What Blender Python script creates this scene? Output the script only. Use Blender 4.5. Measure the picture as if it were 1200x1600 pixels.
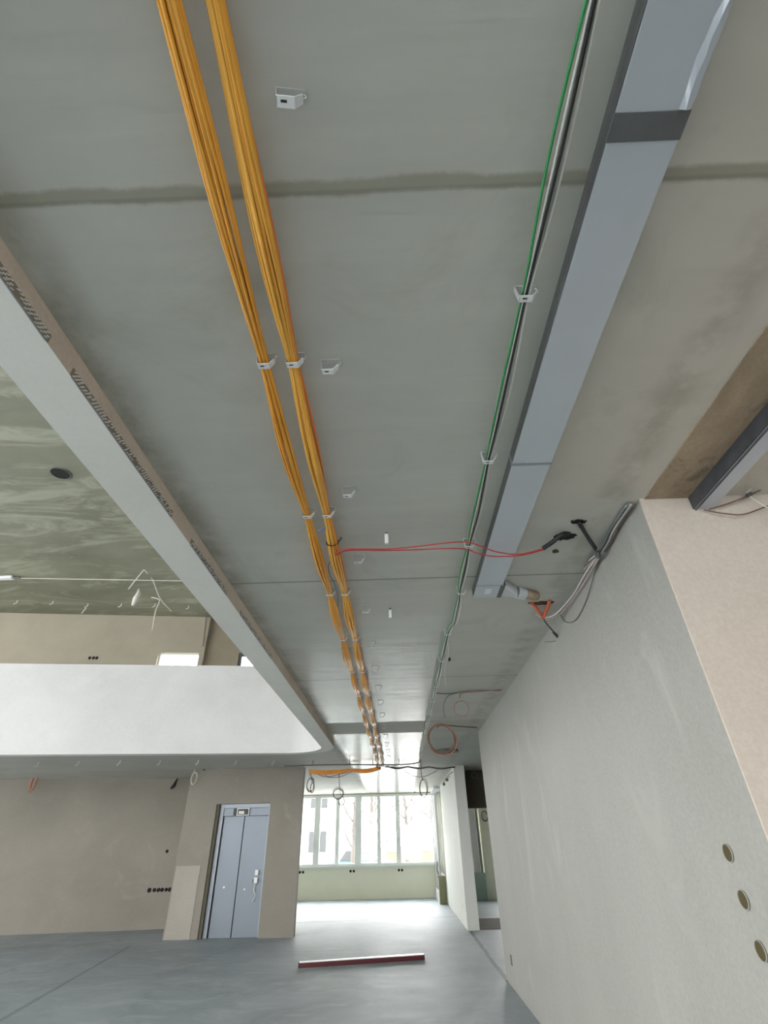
import bpy, bmesh, math, random
from mathutils import Vector, Matrix, noise
C = bpy.context.scene.collection
for o in list(bpy.data.objects): bpy.data.objects.remove(o)
PI = math.pi
H = 2.972            # height of the lower ceiling
# ------------------------------------------------------------------ camera
pitch, yaw, roll = 0.59206, -0.01666, 0.02283
cam = bpy.data.cameras.new('camera'); co = bpy.data.objects.new('camera', cam); C.objects.link(co)
cam.sensor_fit = 'VERTICAL'; cam.sensor_height = 36; cam.lens = 768.27/1600*36; cam.clip_end = 300; cam.clip_start = .02
R0 = Vector((math.cos(yaw), -math.sin(yaw), 0))
F0 = Vector((math.sin(yaw)*math.cos(pitch), math.cos(yaw)*math.cos(pitch), math.sin(pitch)))
U0 = Vector((-math.sin(pitch)*math.sin(yaw), -math.sin(pitch)*math.cos(yaw), math.cos(pitch)))
cr, sr = math.cos(roll), math.sin(roll)
X = R0*cr-U0*sr; Y = R0*sr+U0*cr; Z = -F0
co.matrix_world = Matrix(((X.x,Y.x,Z.x,0),(X.y,Y.y,Z.y,0),(X.z,Y.z,Z.z,1.5),(0,0,0,1)))
bpy.context.scene.camera = co
# ------------------------------------------------------------------ light: an overcast sky through the windows
w = bpy.data.worlds.new('sky'); bpy.context.scene.world = w; w.use_nodes = True
nt = w.node_tree; nt.nodes.clear()
out = nt.nodes.new('ShaderNodeOutputWorld'); bg = nt.nodes.new('ShaderNodeBackground')
tc = nt.nodes.new('ShaderNodeTexCoord'); sp = nt.nodes.new('ShaderNodeSeparateXYZ'); rp = nt.nodes.new('ShaderNodeValToRGB')
nt.links.new(tc.outputs['Generated'], sp.inputs[0]); nt.links.new(sp.outputs['Z'], rp.inputs[0])
rp.color_ramp.elements[0].position = 0.0; rp.color_ramp.elements[0].color = (1,.985,.97,1)
rp.color_ramp.elements[1].position = .7; rp.color_ramp.elements[1].color = (.95,.97,1,1)
# sky strength added towards the window side, to brighten that end of the corridor
cl = nt.nodes.new('ShaderNodeMath'); cl.operation = 'MAXIMUM'; nt.links.new(sp.outputs['Y'], cl.inputs[0]); cl.inputs[1].default_value = 0
pw = nt.nodes.new('ShaderNodeMath'); pw.operation = 'POWER'; nt.links.new(cl.outputs[0], pw.inputs[0]); pw.inputs[1].default_value = 3
ma = nt.nodes.new('ShaderNodeMath'); ma.operation = 'MULTIPLY_ADD'; nt.links.new(pw.outputs[0], ma.inputs[0]); ma.inputs[1].default_value = 14.0; ma.inputs[2].default_value = 3.0
nt.links.new(ma.outputs[0], bg.inputs['Strength'])
nt.links.new(rp.outputs[0], bg.inputs['Color']); nt.links.new(bg.outputs[0], out.inputs[0])
def daylight(name, loc, rot, sx, sy, portal=True, power=0, col=(1,1,1)):
    l = bpy.data.lights.new(name, 'AREA'); l.shape = 'RECTANGLE'; l.size = sx; l.size_y = sy
    o = bpy.data.objects.new(name, l); C.objects.link(o); o.location = loc; o.rotation_euler = rot
    l.energy = power; l.color = col
    if portal: l.cycles.is_portal = True
    return o
daylight('daylight_left', (-14.25, 2.2, 3.55), (0,-PI/2,0), 6.9, 17.6)
daylight('daylight_rear', (-7.2, -7.35, 3.55), (PI/2,0,0), 12.6, 6.9)
daylight('daylight_rear_right', (2.6, -7.35, 1.6), (PI/2,0,0), 6.2, 2.5)
daylight('daylight_front', (-1.5, 20.4, 1.9), (-PI/2,0,0), 5.6, 2.1)
daylight('daylight_side', (4.3, 20.4, 1.9), (-PI/2,0,0), 2.2, 2.1)
vs = bpy.context.scene.view_settings
vs.view_transform = 'Standard'; vs.look = 'None'; vs.gamma = 1; vs.use_curve_mapping = False
vs.exposure = 1.27
# ------------------------------------------------------------------ materials
def srgb(r, g, b):
    f = lambda c: (c/255/12.92 if c/255 <= .04045 else ((c/255+.055)/1.055)**2.4)
    return (f(r), f(g), f(b), 1)
class NT:
    def __init__(s, name):
        s.m = bpy.data.materials.new(name); s.m.use_nodes = True; s.t = s.m.node_tree
        s.b = s.t.nodes['Principled BSDF']
        s.g = s.t.nodes.new('ShaderNodeNewGeometry')
        s.pos = s.g.outputs['Position']
    def n(s, k, **kw):
        x = s.t.nodes.new(k)
        for a, v in kw.items(): setattr(x, a, v)
        return x
    def l(s, a, b): s.t.links.new(a, b)
    def noise(s, scale, detail=4, rough=.6, stretch=None, dist=0):
        n = s.n('ShaderNodeTexNoise'); n.inputs['Scale'].default_value = scale; n.inputs['Detail'].default_value = detail
        n.inputs['Roughness'].default_value = rough; n.inputs['Distortion'].default_value = dist
        if stretch:
            mp = s.n('ShaderNodeMapping'); mp.inputs['Scale'].default_value = stretch; s.l(s.pos, mp.inputs[0]); s.l(mp.outputs[0], n.inputs[0])
        else: s.l(s.pos, n.inputs[0])
        return n.outputs['Fac']
    def ramp(s, f, a, b, ca=(0,0,0,1), cb=(1,1,1,1)):
        r = s.n('ShaderNodeValToRGB'); e = r.color_ramp.elements
        e[0].position = a; e[1].position = b; e[0].color = ca; e[1].color = cb; s.l(f, r.inputs[0]); return r.outputs[0]
    def mix(s, f, a, b, mode='MIX'):
        m = s.n('ShaderNodeMixRGB', blend_type=mode)
        for i, v in enumerate((f, a, b)):
            if isinstance(v, (int, float, tuple)): m.inputs[i].default_value = v
            else: s.l(v, m.inputs[i])
        return m.outputs[0]
    def math(s, op, a, b=0, c=0):
        m = s.n('ShaderNodeMath', operation=op)
        for i, v in enumerate((a, b, c)):
            if isinstance(v, (int, float)): m.inputs[i].default_value = v
            else: s.l(v, m.inputs[i])
        return m.outputs[0]
    def xyz(s):
        p = s.n('ShaderNodeSeparateXYZ'); s.l(s.pos, p.inputs[0]); return p.outputs
    def bump(s, h, strength=.2, dist=.01):
        b = s.n('ShaderNodeBump'); b.inputs['Strength'].default_value = strength; b.inputs['Distance'].default_value = dist
        s.l(h, b.inputs['Height']); s.l(b.outputs[0], s.b.inputs['Normal'])
def plaster(name, c1, c2, scale=.8, stretch=None, rough=.8, fine=60, bstr=.25, spots=None):
    k = NT(name)
    a = k.noise(scale, 6, .62, stretch, .4); f = k.noise(fine, 2, .6)
    col = k.mix(k.ramp(a, .3, .7), c1, c2)
    col = k.mix(.12, col, k.ramp(f, .2, .8, (.2,.2,.2,1), (1,1,1,1)), 'OVERLAY')
    if spots:
        col = k.mix(k.math('MULTIPLY', k.ramp(k.noise(spots[0], 5, .7, spots[3] if len(spots)>3 else None, 1.2), spots[1], spots[1]+.12), .75), col, spots[2])
    k.l(col, k.b.inputs['Base Color']); k.b.inputs['Roughness'].default_value = rough
    k.bump(k.noise(fine*.6, 4, .6), bstr*.6, .003)
    return k.m
def simple(name, col, rough=.5, metal=0, var=.12, scale=30, bump=0, coat=0):
    k = NT(name); f = k.noise(scale, 3)
    lo = tuple(c*(1-var) for c in col[:3])+(1,); hi = tuple(min(1,c*(1+var)) for c in col[:3])+(1,)
    k.l(k.mix(f, lo, hi), k.b.inputs['Base Color']); k.b.inputs['Roughness'].default_value = rough; k.b.inputs['Metallic'].default_value = metal
    if bump: k.bump(f, bump, .003)
    return k.m
# lower ceiling: precast concrete with filled joints every 2.4 m
def ceiling_mat():
    k = NT('ceiling_concrete'); p = k.xyz(); x, y = p['X'], p['Y']
    a = k.noise(.9, 6, .6, (1,1.3,1), .5); st = k.noise(2.2, 5, .65, (.35,3.0,1), .2)
    c = k.mix(k.ramp(a, .3, .72), srgb(186,186,177), srgb(200,200,192))
    c = k.mix(k.math('MULTIPLY', k.ramp(st, .45, .75), .3), c, srgb(214,213,203))
    # warmer, drier plaster to the right of the duct
    warm = k.ramp(k.math('ADD', x, k.math('MULTIPLY', k.noise(2.5, 3), .25)), .78, .98)
    near = k.ramp(y, 0, 1); nearf = k.n('ShaderNodeMapRange'); k.l(y, nearf.inputs[0]); nearf.inputs[1].default_value = 2.0; nearf.inputs[2].default_value = 2.5; nearf.inputs[3].default_value = 1; nearf.inputs[4].default_value = 0
    wf = k.math('MULTIPLY', warm, nearf.outputs[0])
    c = k.mix(k.math('MULTIPLY', wf, .8), c, srgb(208,199,186))
    # olive damp patches
    c = k.mix(k.math('MULTIPLY', k.ramp(k.noise(1.6, 5, .7, None, .8), .56, .72), .35), c, srgb(160,160,142))
    # joints
    wob = k.math('MULTIPLY', k.math('SUBTRACT', k.noise(3.0, 5, .75), .5), .05)
    yy = k.math('ADD', y, wob)
    def band(c0, hw, soft, src=yy):
        d = k.math('ABSOLUTE', k.math('SUBTRACT', src, c0))
        m = k.n('ShaderNodeMapRange'); k.l(d, m.inputs[0]); m.inputs[1].default_value = hw; m.inputs[2].default_value = hw+soft; m.inputs[3].default_value = 1; m.inputs[4].default_value = 0
        return m.outputs[0]
    c = k.mix(k.math('MULTIPLY', band(.61, .013, .012), .7), c, srgb(146,142,122))
    j = k.math('MULTIPLY', band(.622, .003, .006, y), .45)
    for q in (3.0, 5.41, 10.2, 12.6):
        j = k.math('MAXIMUM', j, band(q, .006, .006, y))
    c = k.mix(k.math('MULTIPLY', j, .65), c, srgb(110,110,100))
    wide = band(8.15, .42, .04)
    c = k.mix(k.math('MULTIPLY', wide, .6), c, srgb(172,172,160))
    # beam's shade painted along the ceiling edge, in noisy olive
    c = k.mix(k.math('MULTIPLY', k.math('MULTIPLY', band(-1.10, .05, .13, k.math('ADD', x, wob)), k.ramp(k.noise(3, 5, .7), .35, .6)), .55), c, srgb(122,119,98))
    # darker patchy line along the wall, right of the duct
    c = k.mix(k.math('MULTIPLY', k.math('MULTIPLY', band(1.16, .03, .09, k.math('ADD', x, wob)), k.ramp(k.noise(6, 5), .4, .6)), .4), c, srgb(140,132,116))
    k.l(c, k.b.inputs['Base Color'])
    g = k.math('MULTIPLY', k.ramp(k.math('ABSOLUTE', k.math('ADD', x, .32)), .72, .8, (1,1,1,1), (0,0,0,1)), k.math('SUBTRACT', 1, wide))
    far = k.n('ShaderNodeMapRange'); k.l(y, far.inputs[0]); far.inputs[1].default_value = 3.2; far.inputs[2].default_value = 4.4
    g = k.math('MULTIPLY', g, far.outputs[0])
    k.l(k.math('SUBTRACT', .62, k.math('MULTIPLY', g, .36)), k.b.inputs['Roughness'])
    k.l(k.math('MULTIPLY', g, .38), k.b.inputs['Coat Weight']); k.b.inputs['Coat Roughness'].default_value = .17
    k.bump(k.math('ADD', k.math('MULTIPLY', k.noise(3.0, 4, .6, (.25,3,1)), 1.6), k.math('MULTIPLY', k.noise(40, 3), .12)), .35, .008)
    k.l(k.b.inputs['Normal'].links[0].from_socket, k.b.inputs['Coat Normal'])
    return k.m
M = {}
M['ceil'] = ceiling_mat()
M['ceil_up'] = plaster('upper_ceiling', srgb(112,113,98), srgb(134,134,118), .5, (1,1.6,1), .85, spots=(.7,.5,srgb(160,160,144),(.6,2.0,1)))
def floor_mat():
    k = NT('screed'); p = k.xyz(); x, y = p['X'], p['Y']
    a = k.noise(.5, 6, .6, None, .8); b = k.noise(1.4, 6, .7, (1,1.6,1), 1.2)
    c = k.mix(k.ramp(a, .3, .7), srgb(140,149,155), srgb(160,168,173))
    c = k.mix(k.math('MULTIPLY', k.ramp(b, .48, .66), .6), c, srgb(182,188,189))
    c = k.mix(k.math('MULTIPLY', k.ramp(k.noise(.7, 5, .7, None, 1.5), .5, .66), .5), c, srgb(124,130,131))
    def line(px, py, dx, dy, wd, lo=None, hi=None):
        L = math.hypot(dx, dy); nx, ny = -dy/L, dx/L
        d = k.math('ADD', k.math('MULTIPLY', k.math('SUBTRACT', x, px), nx), k.math('MULTIPLY', k.math('SUBTRACT', y, py), ny))
        d = k.math('ABSOLUTE', k.math('ADD', d, k.math('MULTIPLY', k.math('SUBTRACT', k.noise(2, 4, .7), .5), .06)))
        m = k.n('ShaderNodeMapRange'); k.l(d, m.inputs[0]); m.inputs[1].default_value = wd; m.inputs[2].default_value = wd*2.2; m.inputs[3].default_value = 1; m.inputs[4].default_value = 0
        f = m.outputs[0]
        if lo is not None:
            t = k.math('ADD', k.math('MULTIPLY', k.math('SUBTRACT', x, px), dx/L), k.math('MULTIPLY', k.math('SUBTRACT', y, py), dy/L))
            f = k.math('MULTIPLY', f, k.math('MULTIPLY', k.math('GREATER_THAN', t, lo), k.math('LESS_THAN', t, hi)))
        return f
    f = line(-2.5, 14.7, 3.75, .55, .03, -1.5, 3.9)
    f = k.math('MAXIMUM', f, line(1.32, 12.88, -.02, -4.15, .02, 0, 4.3))
    f = k.math('MAXIMUM', f, k.math('MULTIPLY', line(-4.5, 8.2, -.57, 3.6, .018, -1.5, 3.7), .45))
    f = k.math('MAXIMUM', f, k.math('MULTIPLY', line(-1.95, 11.0, 1.2, .05, .012, 0, 1.25), .6))
    c = k.mix(k.math('MULTIPLY', f, .85), c, srgb(70,74,72))
    k.l(c, k.b.inputs['Base Color'])
    k.l(k.math('ADD', .42, k.math('MULTIPLY', b, .3)), k.b.inputs['Roughness'])
    k.bump(k.noise(9, 5, .65), .2, .01)
    return k.m
M['floor'] = floor_mat()
M['wall_grey'] = plaster('grey_plaster', srgb(152,151,145), srgb(163,162,156), .9, (1,1,.6), .75, spots=(1.2,.56,srgb(170,170,164),(1,1.2,.5)))
M['wall_pink'] = plaster('pink_plaster', srgb(199,187,175), srgb(209,197,186), 1.0, None, .85, spots=(1.6,.6,srgb(190,173,158)))
M['raw'] = plaster('raw_concrete', srgb(142,124,102), srgb(176,156,132), 2.2, (2.5,1,1), .85, spots=(4,.56,srgb(98,94,76),(1,.6,1)))
M['taupe'] = plaster('taupe_plaster', srgb(136,130,121), srgb(149,142,133), .7, (1,1,1.4), .85, spots=(.8,.6,srgb(160,155,144)))
M['taupe_up'] = plaster('upper_taupe_plaster', srgb(158,150,136), srgb(170,162,147), .7, None, .85)
M['taupe_dark'] = plaster('dark_taupe_plaster', srgb(132,122,108), srgb(148,138,122), 1.2, None, .85)  # darker taupe for the set-back upper wall and the bead backing
M['white_pl'] = plaster('white_plaster', srgb(193,192,192), srgb(207,206,206), .8, None, .8, spots=(2,.66,srgb(208,208,205)))
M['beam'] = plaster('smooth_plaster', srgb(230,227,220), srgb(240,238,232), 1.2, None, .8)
M['cream'] = plaster('cream_plaster', srgb(232,232,210), srgb(240,240,220), .8, None, .8)
M['light_wall'] = plaster('light_plaster', srgb(212,213,206), srgb(224,225,219), 1.4, (1,1.5,.6), .75)
M['mint'] = plaster('mint_board', srgb(150,168,158), srgb(160,178,168), 2, None, .8)
M['olive'] = plaster('olive_board', srgb(126,124,92), srgb(138,136,104), 2, None, .85)
M['patch'] = plaster('plaster_patch', srgb(157,151,142), srgb(167,161,152), 1, None, .85)
M['olive_dark'] = simple('olive_box_inside', (.08,.062,.022), .8)
M['darkwall'] = plaster('dark_reveal_shade', srgb(84,78,66), srgb(100,94,80), 1.5, None, .85)
M['pit'] = plaster('dark_subfloor', srgb(62,54,40), srgb(84,74,54), 3, (1,.4,1), .9)
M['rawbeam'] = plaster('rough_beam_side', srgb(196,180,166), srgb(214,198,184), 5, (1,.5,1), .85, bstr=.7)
M['white'] = simple('white_plastic', (.78,.79,.79), .35, 0, .04)
M['clear'] = simple('milky_plastic', (.50,.51,.50), .3, 0, .05)
M['frame'] = simple('window_frame_white', (.80,.84,.82), .35, 0, .03)
M['black'] = simple('black_plastic', (.015,.015,.016), .45)
M['hole'] = simple('dark_cavity', (.008,.008,.008), .9)
M['orange'] = simple('orange_cable', (1,.50,.085), .27, 0, .12, 8)
M['amber'] = simple('amber_cable', (.92,.42,.055), .27, 0, .12, 8)
M['rust'] = simple('rust_orange_cable', (.80,.22,.04), .4, 0, .12, 8)
M['red'] = simple('red_cable', (.50,.035,.035), .4)
M['green'] = simple('green_cable', (.04,.30,.09), .4)
M['greyc'] = simple('grey_cable', (.66,.66,.61), .3)
M['beigec'] = simple('beige_cable', (.72,.69,.58), .35)
M['pinkc'] = simple('pink_cable', (.66,.45,.40), .45)
M['wire'] = simple('brown_wire', (.17,.10,.08), .5)
M['copper'] = simple('terracotta_wire', (.38,.18,.12), .5)
M['greyw'] = simple('dark_grey_wire', (.14,.14,.13), .5)
M['redtube'] = simple('red_orange_conduit', (.62,.13,.06), .45)
M['blue'] = simple('blue_tape', (.16,.22,.5), .5)
M['galv'] = simple('galvanised_steel', (.56,.60,.65), .45, .35, .06, 3)
M['galv2'] = simple('bright_foil', (.62,.64,.68), .35, .7, .1, 12, .4)
M['tape'] = simple('dark_grey_tape', (.115,.118,.12), .55, 0, .15, 20, .3)
M['steel'] = simple('dull_steel', (.34,.36,.39), .4, .6, .2, 10)
M['steel_dark'] = simple('shaded_steel', (.10,.105,.12), .45, .5, .5, 14)
M['mesh'] = simple('bead_metal', (.93,.92,.90), .3, 0, .2, 60)  # near-white and non-metallic: the metal's glints are put into the colour
M['lift'] = simple('lift_steel', (.19,.215,.255), .38, .25, .05, 2)
M['liftframe'] = simple('lift_frame_steel', (.29,.32,.36), .4, .25, .05, 2)
M['burgundy'] = simple('burgundy_paint', (.10,.015,.02), .4)
M['alu'] = simple('aluminium', (.82,.82,.82), .3, .3, .04)
M['stucco'] = simple('pale_stucco', (.62,.60,.56), .9)
M['darkglass'] = simple('house_window', (.08,.085,.09), .5)
M['bark'] = simple('grey_bark', (.15,.135,.12), .9)
M['roof'] = simple('roof_tile', (.25,.12,.08), .9)
M['lawn'] = simple('pale_ground', (.74,.73,.71), .95, 0, .3, .4)
M['rosewall'] = simple('rose_brick', (.45,.22,.17), .9)
M['carpaint'] = simple('teal_paint', (.10,.28,.30), .3)
M['ivory'] = simple('ivory_paint', (.8,.8,.78), .4)
def glass():
    k = NT('window_glass'); t = k.t; t.nodes.remove(k.b)
    o = [n for n in t.nodes if n.type == 'OUTPUT_MATERIAL'][0]
    tr = t.nodes.new('ShaderNodeBsdfTransparent'); tr.inputs[0].default_value = (.96,.97,.965,1)
    gl = t.nodes.new('ShaderNodeBsdfGlossy'); gl.inputs['Roughness'].default_value = .03
    mx = t.nodes.new('ShaderNodeMixShader'); mx.inputs[0].default_value = .06
    k.l(tr.outputs[0], mx.inputs[1]); k.l(gl.outputs[0], mx.inputs[2]); k.l(mx.outputs[0], o.inputs[0])
    return k.m
M['glass'] = glass()
# ------------------------------------------------------------------ mesh helpers
class MB:
    def __init__(s): s.v = []; s.f = []
    def box(s, x0, x1, y0, y1, z0, z1):
        n = len(s.v)
        s.v += [(x,y,z) for z in (z0,z1) for y in (y0,y1) for x in (x0,x1)]
        s.f += [tuple(n+i for i in q) for q in ((0,2,3,1),(4,5,7,6),(0,1,5,4),(2,6,7,3),(0,4,6,2),(1,3,7,5))]
        return s
    def prism(s, pts, z0, z1):
        n = len(s.v); k = len(pts)
        s.v += [(x,y,z0) for x,y in pts]+[(x,y,z1) for x,y in pts]
        s.f.append(tuple(n+k-1-i for i in range(k))); s.f.append(tuple(n+k+i for i in range(k)))
        for i in range(k): j = (i+1)%k; s.f.append((n+i,n+j,n+k+j,n+k+i))
        return s
    def hexa(s, p):      # eight corners: bottom ring then top ring
        n = len(s.v); s.v += [tuple(q) for q in p]
        s.f += [tuple(n+i for i in q) for q in ((3,2,1,0),(4,5,6,7),(0,1,5,4),(1,2,6,5),(2,3,7,6),(3,0,4,7))]
        return s
    def tube(s, pts, r, k=6, rs=None, caps=True):
        pts = [Vector(p) for p in pts]; n0 = len(s.v)
        t = (pts[1]-pts[0]).normalized(); up = Vector((0,0,1)) if abs(t.z) < .9 else Vector((1,0,0))
        a = t.cross(up).normalized(); b = a.cross(t).normalized()
        for i, p in enumerate(pts):
            if 0 < i < len(pts)-1: t2 = (pts[i+1]-pts[i-1]).normalized()
            elif i == 0: t2 = (pts[1]-pts[0]).normalized()
            else: t2 = (pts[-1]-pts[-2]).normalized()
            a = (a-t2*a.dot(t2)).normalized(); b = t2.cross(a)
            rr = rs[i] if rs else r
            for j in range(k):
                q = 2*PI*j/k; s.v.append(tuple(p+a*rr*math.cos(q)+b*rr*math.sin(q)))
        for i in range(len(pts)-1):
            for j in range(k):
                u = n0+i*k+j; v = n0+i*k+(j+1)%k
                s.f.append((u,v,v+k,u+k))
        if caps:
            s.f.append(tuple(n0+j for j in reversed(range(k)))); e = n0+(len(pts)-1)*k; s.f.append(tuple(e+j for j in range(k)))
        return s
    def cyl(s, p0, p1, r, k=16): return s.tube([p0,p1], r, k)
    def xf(s, f, n0=0):
        s.v[n0:] = [tuple(f(*v)) for v in s.v[n0:]]; return s
    def build(s, name, mat, parent=None, smooth=False, bevel=0):
        me = bpy.data.meshes.new(name); me.from_pydata(s.v, [], s.f); me.materials.append(mat)
        bm = bmesh.new(); bm.from_mesh(me); bmesh.ops.recalc_face_normals(bm, faces=bm.faces); bm.to_mesh(me); bm.free()
        if smooth:
            for p in me.polygons: p.use_smooth = len(p.vertices) == 4
        o = bpy.data.objects.new(name, me); C.objects.link(o)
        if parent:
            o.parent = parent; o.location = -Vector(parent.get('o', (0,0,0)))
        if bevel:
            m = o.modifiers.new('bevel', 'BEVEL'); m.width = bevel; m.segments = 2; m.limit_method = 'ANGLE'
        return o
def tag(o, label, cat, group=None, kind=None):
    o['label'] = label; o['category'] = cat
    if group: o['group'] = group
    if kind: o['kind'] = kind
    return o
def thing(name, loc, label, cat, group=None):      # parts are built in world coordinates under an Empty at the base
    o = bpy.data.objects.new(name, None); C.objects.link(o); o.location = loc; o['o'] = tuple(loc); o.empty_display_size = .05
    return tag(o, label, cat, group)
def struct(name, mb, mat, bevel=0, label=None):
    o = mb.build(name, mat, bevel=bevel); o['kind'] = 'structure'
    if label: o['label'] = label
    return o
def smoothpath(pts, n=8):
    P = [Vector(p) for p in pts]; out = []
    Q = [P[0]*2-P[1]]+P+[P[-1]*2-P[-2]]
    for i in range(1, len(Q)-2):
        for j in range(n):
            t = j/n; a, b, c, d = Q[i-1:i+3]
            out.append(.5*((2*b)+(c-a)*t+(2*a-5*b+4*c-d)*t*t+(3*b-a-3*c+d)*t*t*t))
    out.append(P[-1]); return out
def clone(root, loc):
    r = root.copy(); C.objects.link(r); r.location = loc
    for ch in root.children:
        c = ch.copy(); C.objects.link(c); c.parent = r
        for g in ch.children:
            d = g.copy(); C.objects.link(d); d.parent = c
    return r
ORD = ['first','second','third','fourth','fifth','sixth','seventh','eighth','ninth','tenth','eleventh','twelfth','thirteenth','fourteenth','fifteenth','sixteenth']
# ------------------------------------------------------------------ the setting
struct('floor', MB().box(-14.2,6.2,-7.2,20.3,-.25,0), M['floor'])
# void edge on the left: straight along the corridor, rounded corner, then a slightly skewed far side
m = .128; XE = -1.31
cy = 9.10; rad = .60
inner = [(XE,-7.0),(XE,cy-.6),(XE,cy)]
th_end = PI/2+math.atan(m)
cxr = XE-rad
for i in range(1, 15):
    a = (th_end)*i/14
    inner.append((cxr+rad*math.cos(a), cy+rad*math.sin(a)))
lx, ly = inner[-1]
inner.append((-14.0, ly+m*(-14.0-lx)))
def offset(pts, d):
    out = []
    for i, p in enumerate(pts):
        a = Vector(pts[max(i-1,0)]); b = Vector(pts[min(i+1,len(pts)-1)]); t = (b-a).normalized()
        out.append((p[0]+t.y*d, p[1]-t.x*d))
    out[0] = (pts[0][0]+d, pts[0][1]); out[-1] = (pts[-1][0], out[-1][1]); return out
outer = offset(inner, .21)
mb = MB(); slab = outer+[(-14.0,20.1),(6.0,20.1),(6.0,-7.0)]
mb.prism(slab, H, H+.38)
ce = struct('ceiling', mb, M['ceil'])
mb = MB(); k = len(inner)
ring = inner+outer[::-1]
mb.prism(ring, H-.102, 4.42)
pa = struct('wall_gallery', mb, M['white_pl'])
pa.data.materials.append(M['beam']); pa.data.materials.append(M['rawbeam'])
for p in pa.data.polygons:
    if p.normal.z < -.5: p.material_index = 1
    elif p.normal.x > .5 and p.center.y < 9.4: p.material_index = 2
struct('ceiling_upper', MB().prism([(-14.2,-7.2),(6.2,-7.2),(6.2,16.2),(-14.2,13.3)],7.30,7.55), M['ceil_up'])
def wall(name, x0, x1, y0, y1, z0, z1, mat, holes=(), axis='x', bevel=0):
    """wall box with rectangular holes (a0,a1,z0,z1) along its axis"""
    mb = MB(); cuts = sorted(set([(x0 if axis=='x' else y0), (x1 if axis=='x' else y1)]+[h[0] for h in holes]+[h[1] for h in holes]))
    for a, b in zip(cuts, cuts[1:]):
        hs = sorted([(h[2],h[3]) for h in holes if h[0] <= a+1e-6 and h[1] >= b-1e-6]); z = z0
        for h in hs+[(z1,z1)]:
            if h[0] > z+1e-6: mb.box(*((a,b,y0,y1) if axis=='x' else (x0,x1,a,b)), z, h[0])
            z = h[1]
    return struct(name, mb, M[mat], bevel)
wall('wall_right', 1.305,1.455,2.15,8.70,0,H,'wall_grey')
wall('wall_near_right', 1.3056,6.0,2.14,2.30,0,H,'wall_pink')
wall('wall_corridor_right', 1.28,1.52,12.95,17.95,0,H,'light_wall')
wall('wall_far_right', 6.0,6.2,-7.2,20.3,0,H,'taupe',axis='y')
wall('wall_far_right_upper', 6.0,6.2,-7.2,16,H+.38,7.3,'taupe_up',axis='y')
wall('wall_front', -14.2,6.2,20.10,20.35,0,H,'cream',holes=[(-4.3,1.16,.88,2.93),(3.2,5.4,.88,2.93)])
wall('wall_room_left', -4.75,-4.60,15.2,20.10,0,H,'light_wall',axis='y')
wall('wall_lintel', 1.52,6.0,14.0,14.2,0,H,'darkwall',holes=[(1.58,3.4,0,2.16)])
wall('wall_side_room', 2.55,3.15,18.9,19.05,0,H,'cream')
wall('wall_side_pier', 2.16,2.42,18.9,19.0,.68,H,'light_wall')
# lift block and slanted rear walls
wall('wall_lift', -4.736,-2.166,12.51,12.71,0,H,'taupe',holes=[(-4.05,-2.86,0,2.28)])
wall('wall_lift_right', -2.62,-2.48,12.71,13.75,0,H,'taupe',axis='y')
wall('wall_lift_left', -4.736,-4.60,12.71,15.2,0,H,'taupe',axis='y')
wall('wall_lift_rear', -4.60,-2.62,13.6,13.75,0,H,'taupe')
def bw(x): return 14.1+.135*(x+5.25)
struct('wall_rear_left', MB().prism([(-14,bw(-14)),(-4.74,bw(-4.74)),(-4.74,bw(-4.74)+.2),(-14,bw(-14)+.2)], 0, H), M['taupe'])
def slant(name, segs, mat, dy=0, th=.25):
    mb = MB()
    for x0, x1, z0, z1 in segs: mb.prism([(x0,bw(x0)+dy),(x1,bw(x1)+dy),(x1,bw(x1)+dy+th),(x0,bw(x0)+dy+th)], z0, z1)
    return struct(name, mb, M[mat])
Z2 = H+.38
slant('wall_upper_left', [(-14,-6.85,Z2,7.3),(-6.85,-5.72,Z2,4.6),(-6.85,-5.72,6.20,7.3),(-5.72,-5.58,Z2,7.3)], 'taupe_up')
slant('wall_upper_return', [(-5.58,-4.66,Z2,7.3),(-4.66,-3.4,6.28,7.3),(-3.4,6.2,Z2,7.3)], 'taupe_dark', .20)
M['reveal'] = M['darkwall']

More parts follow.
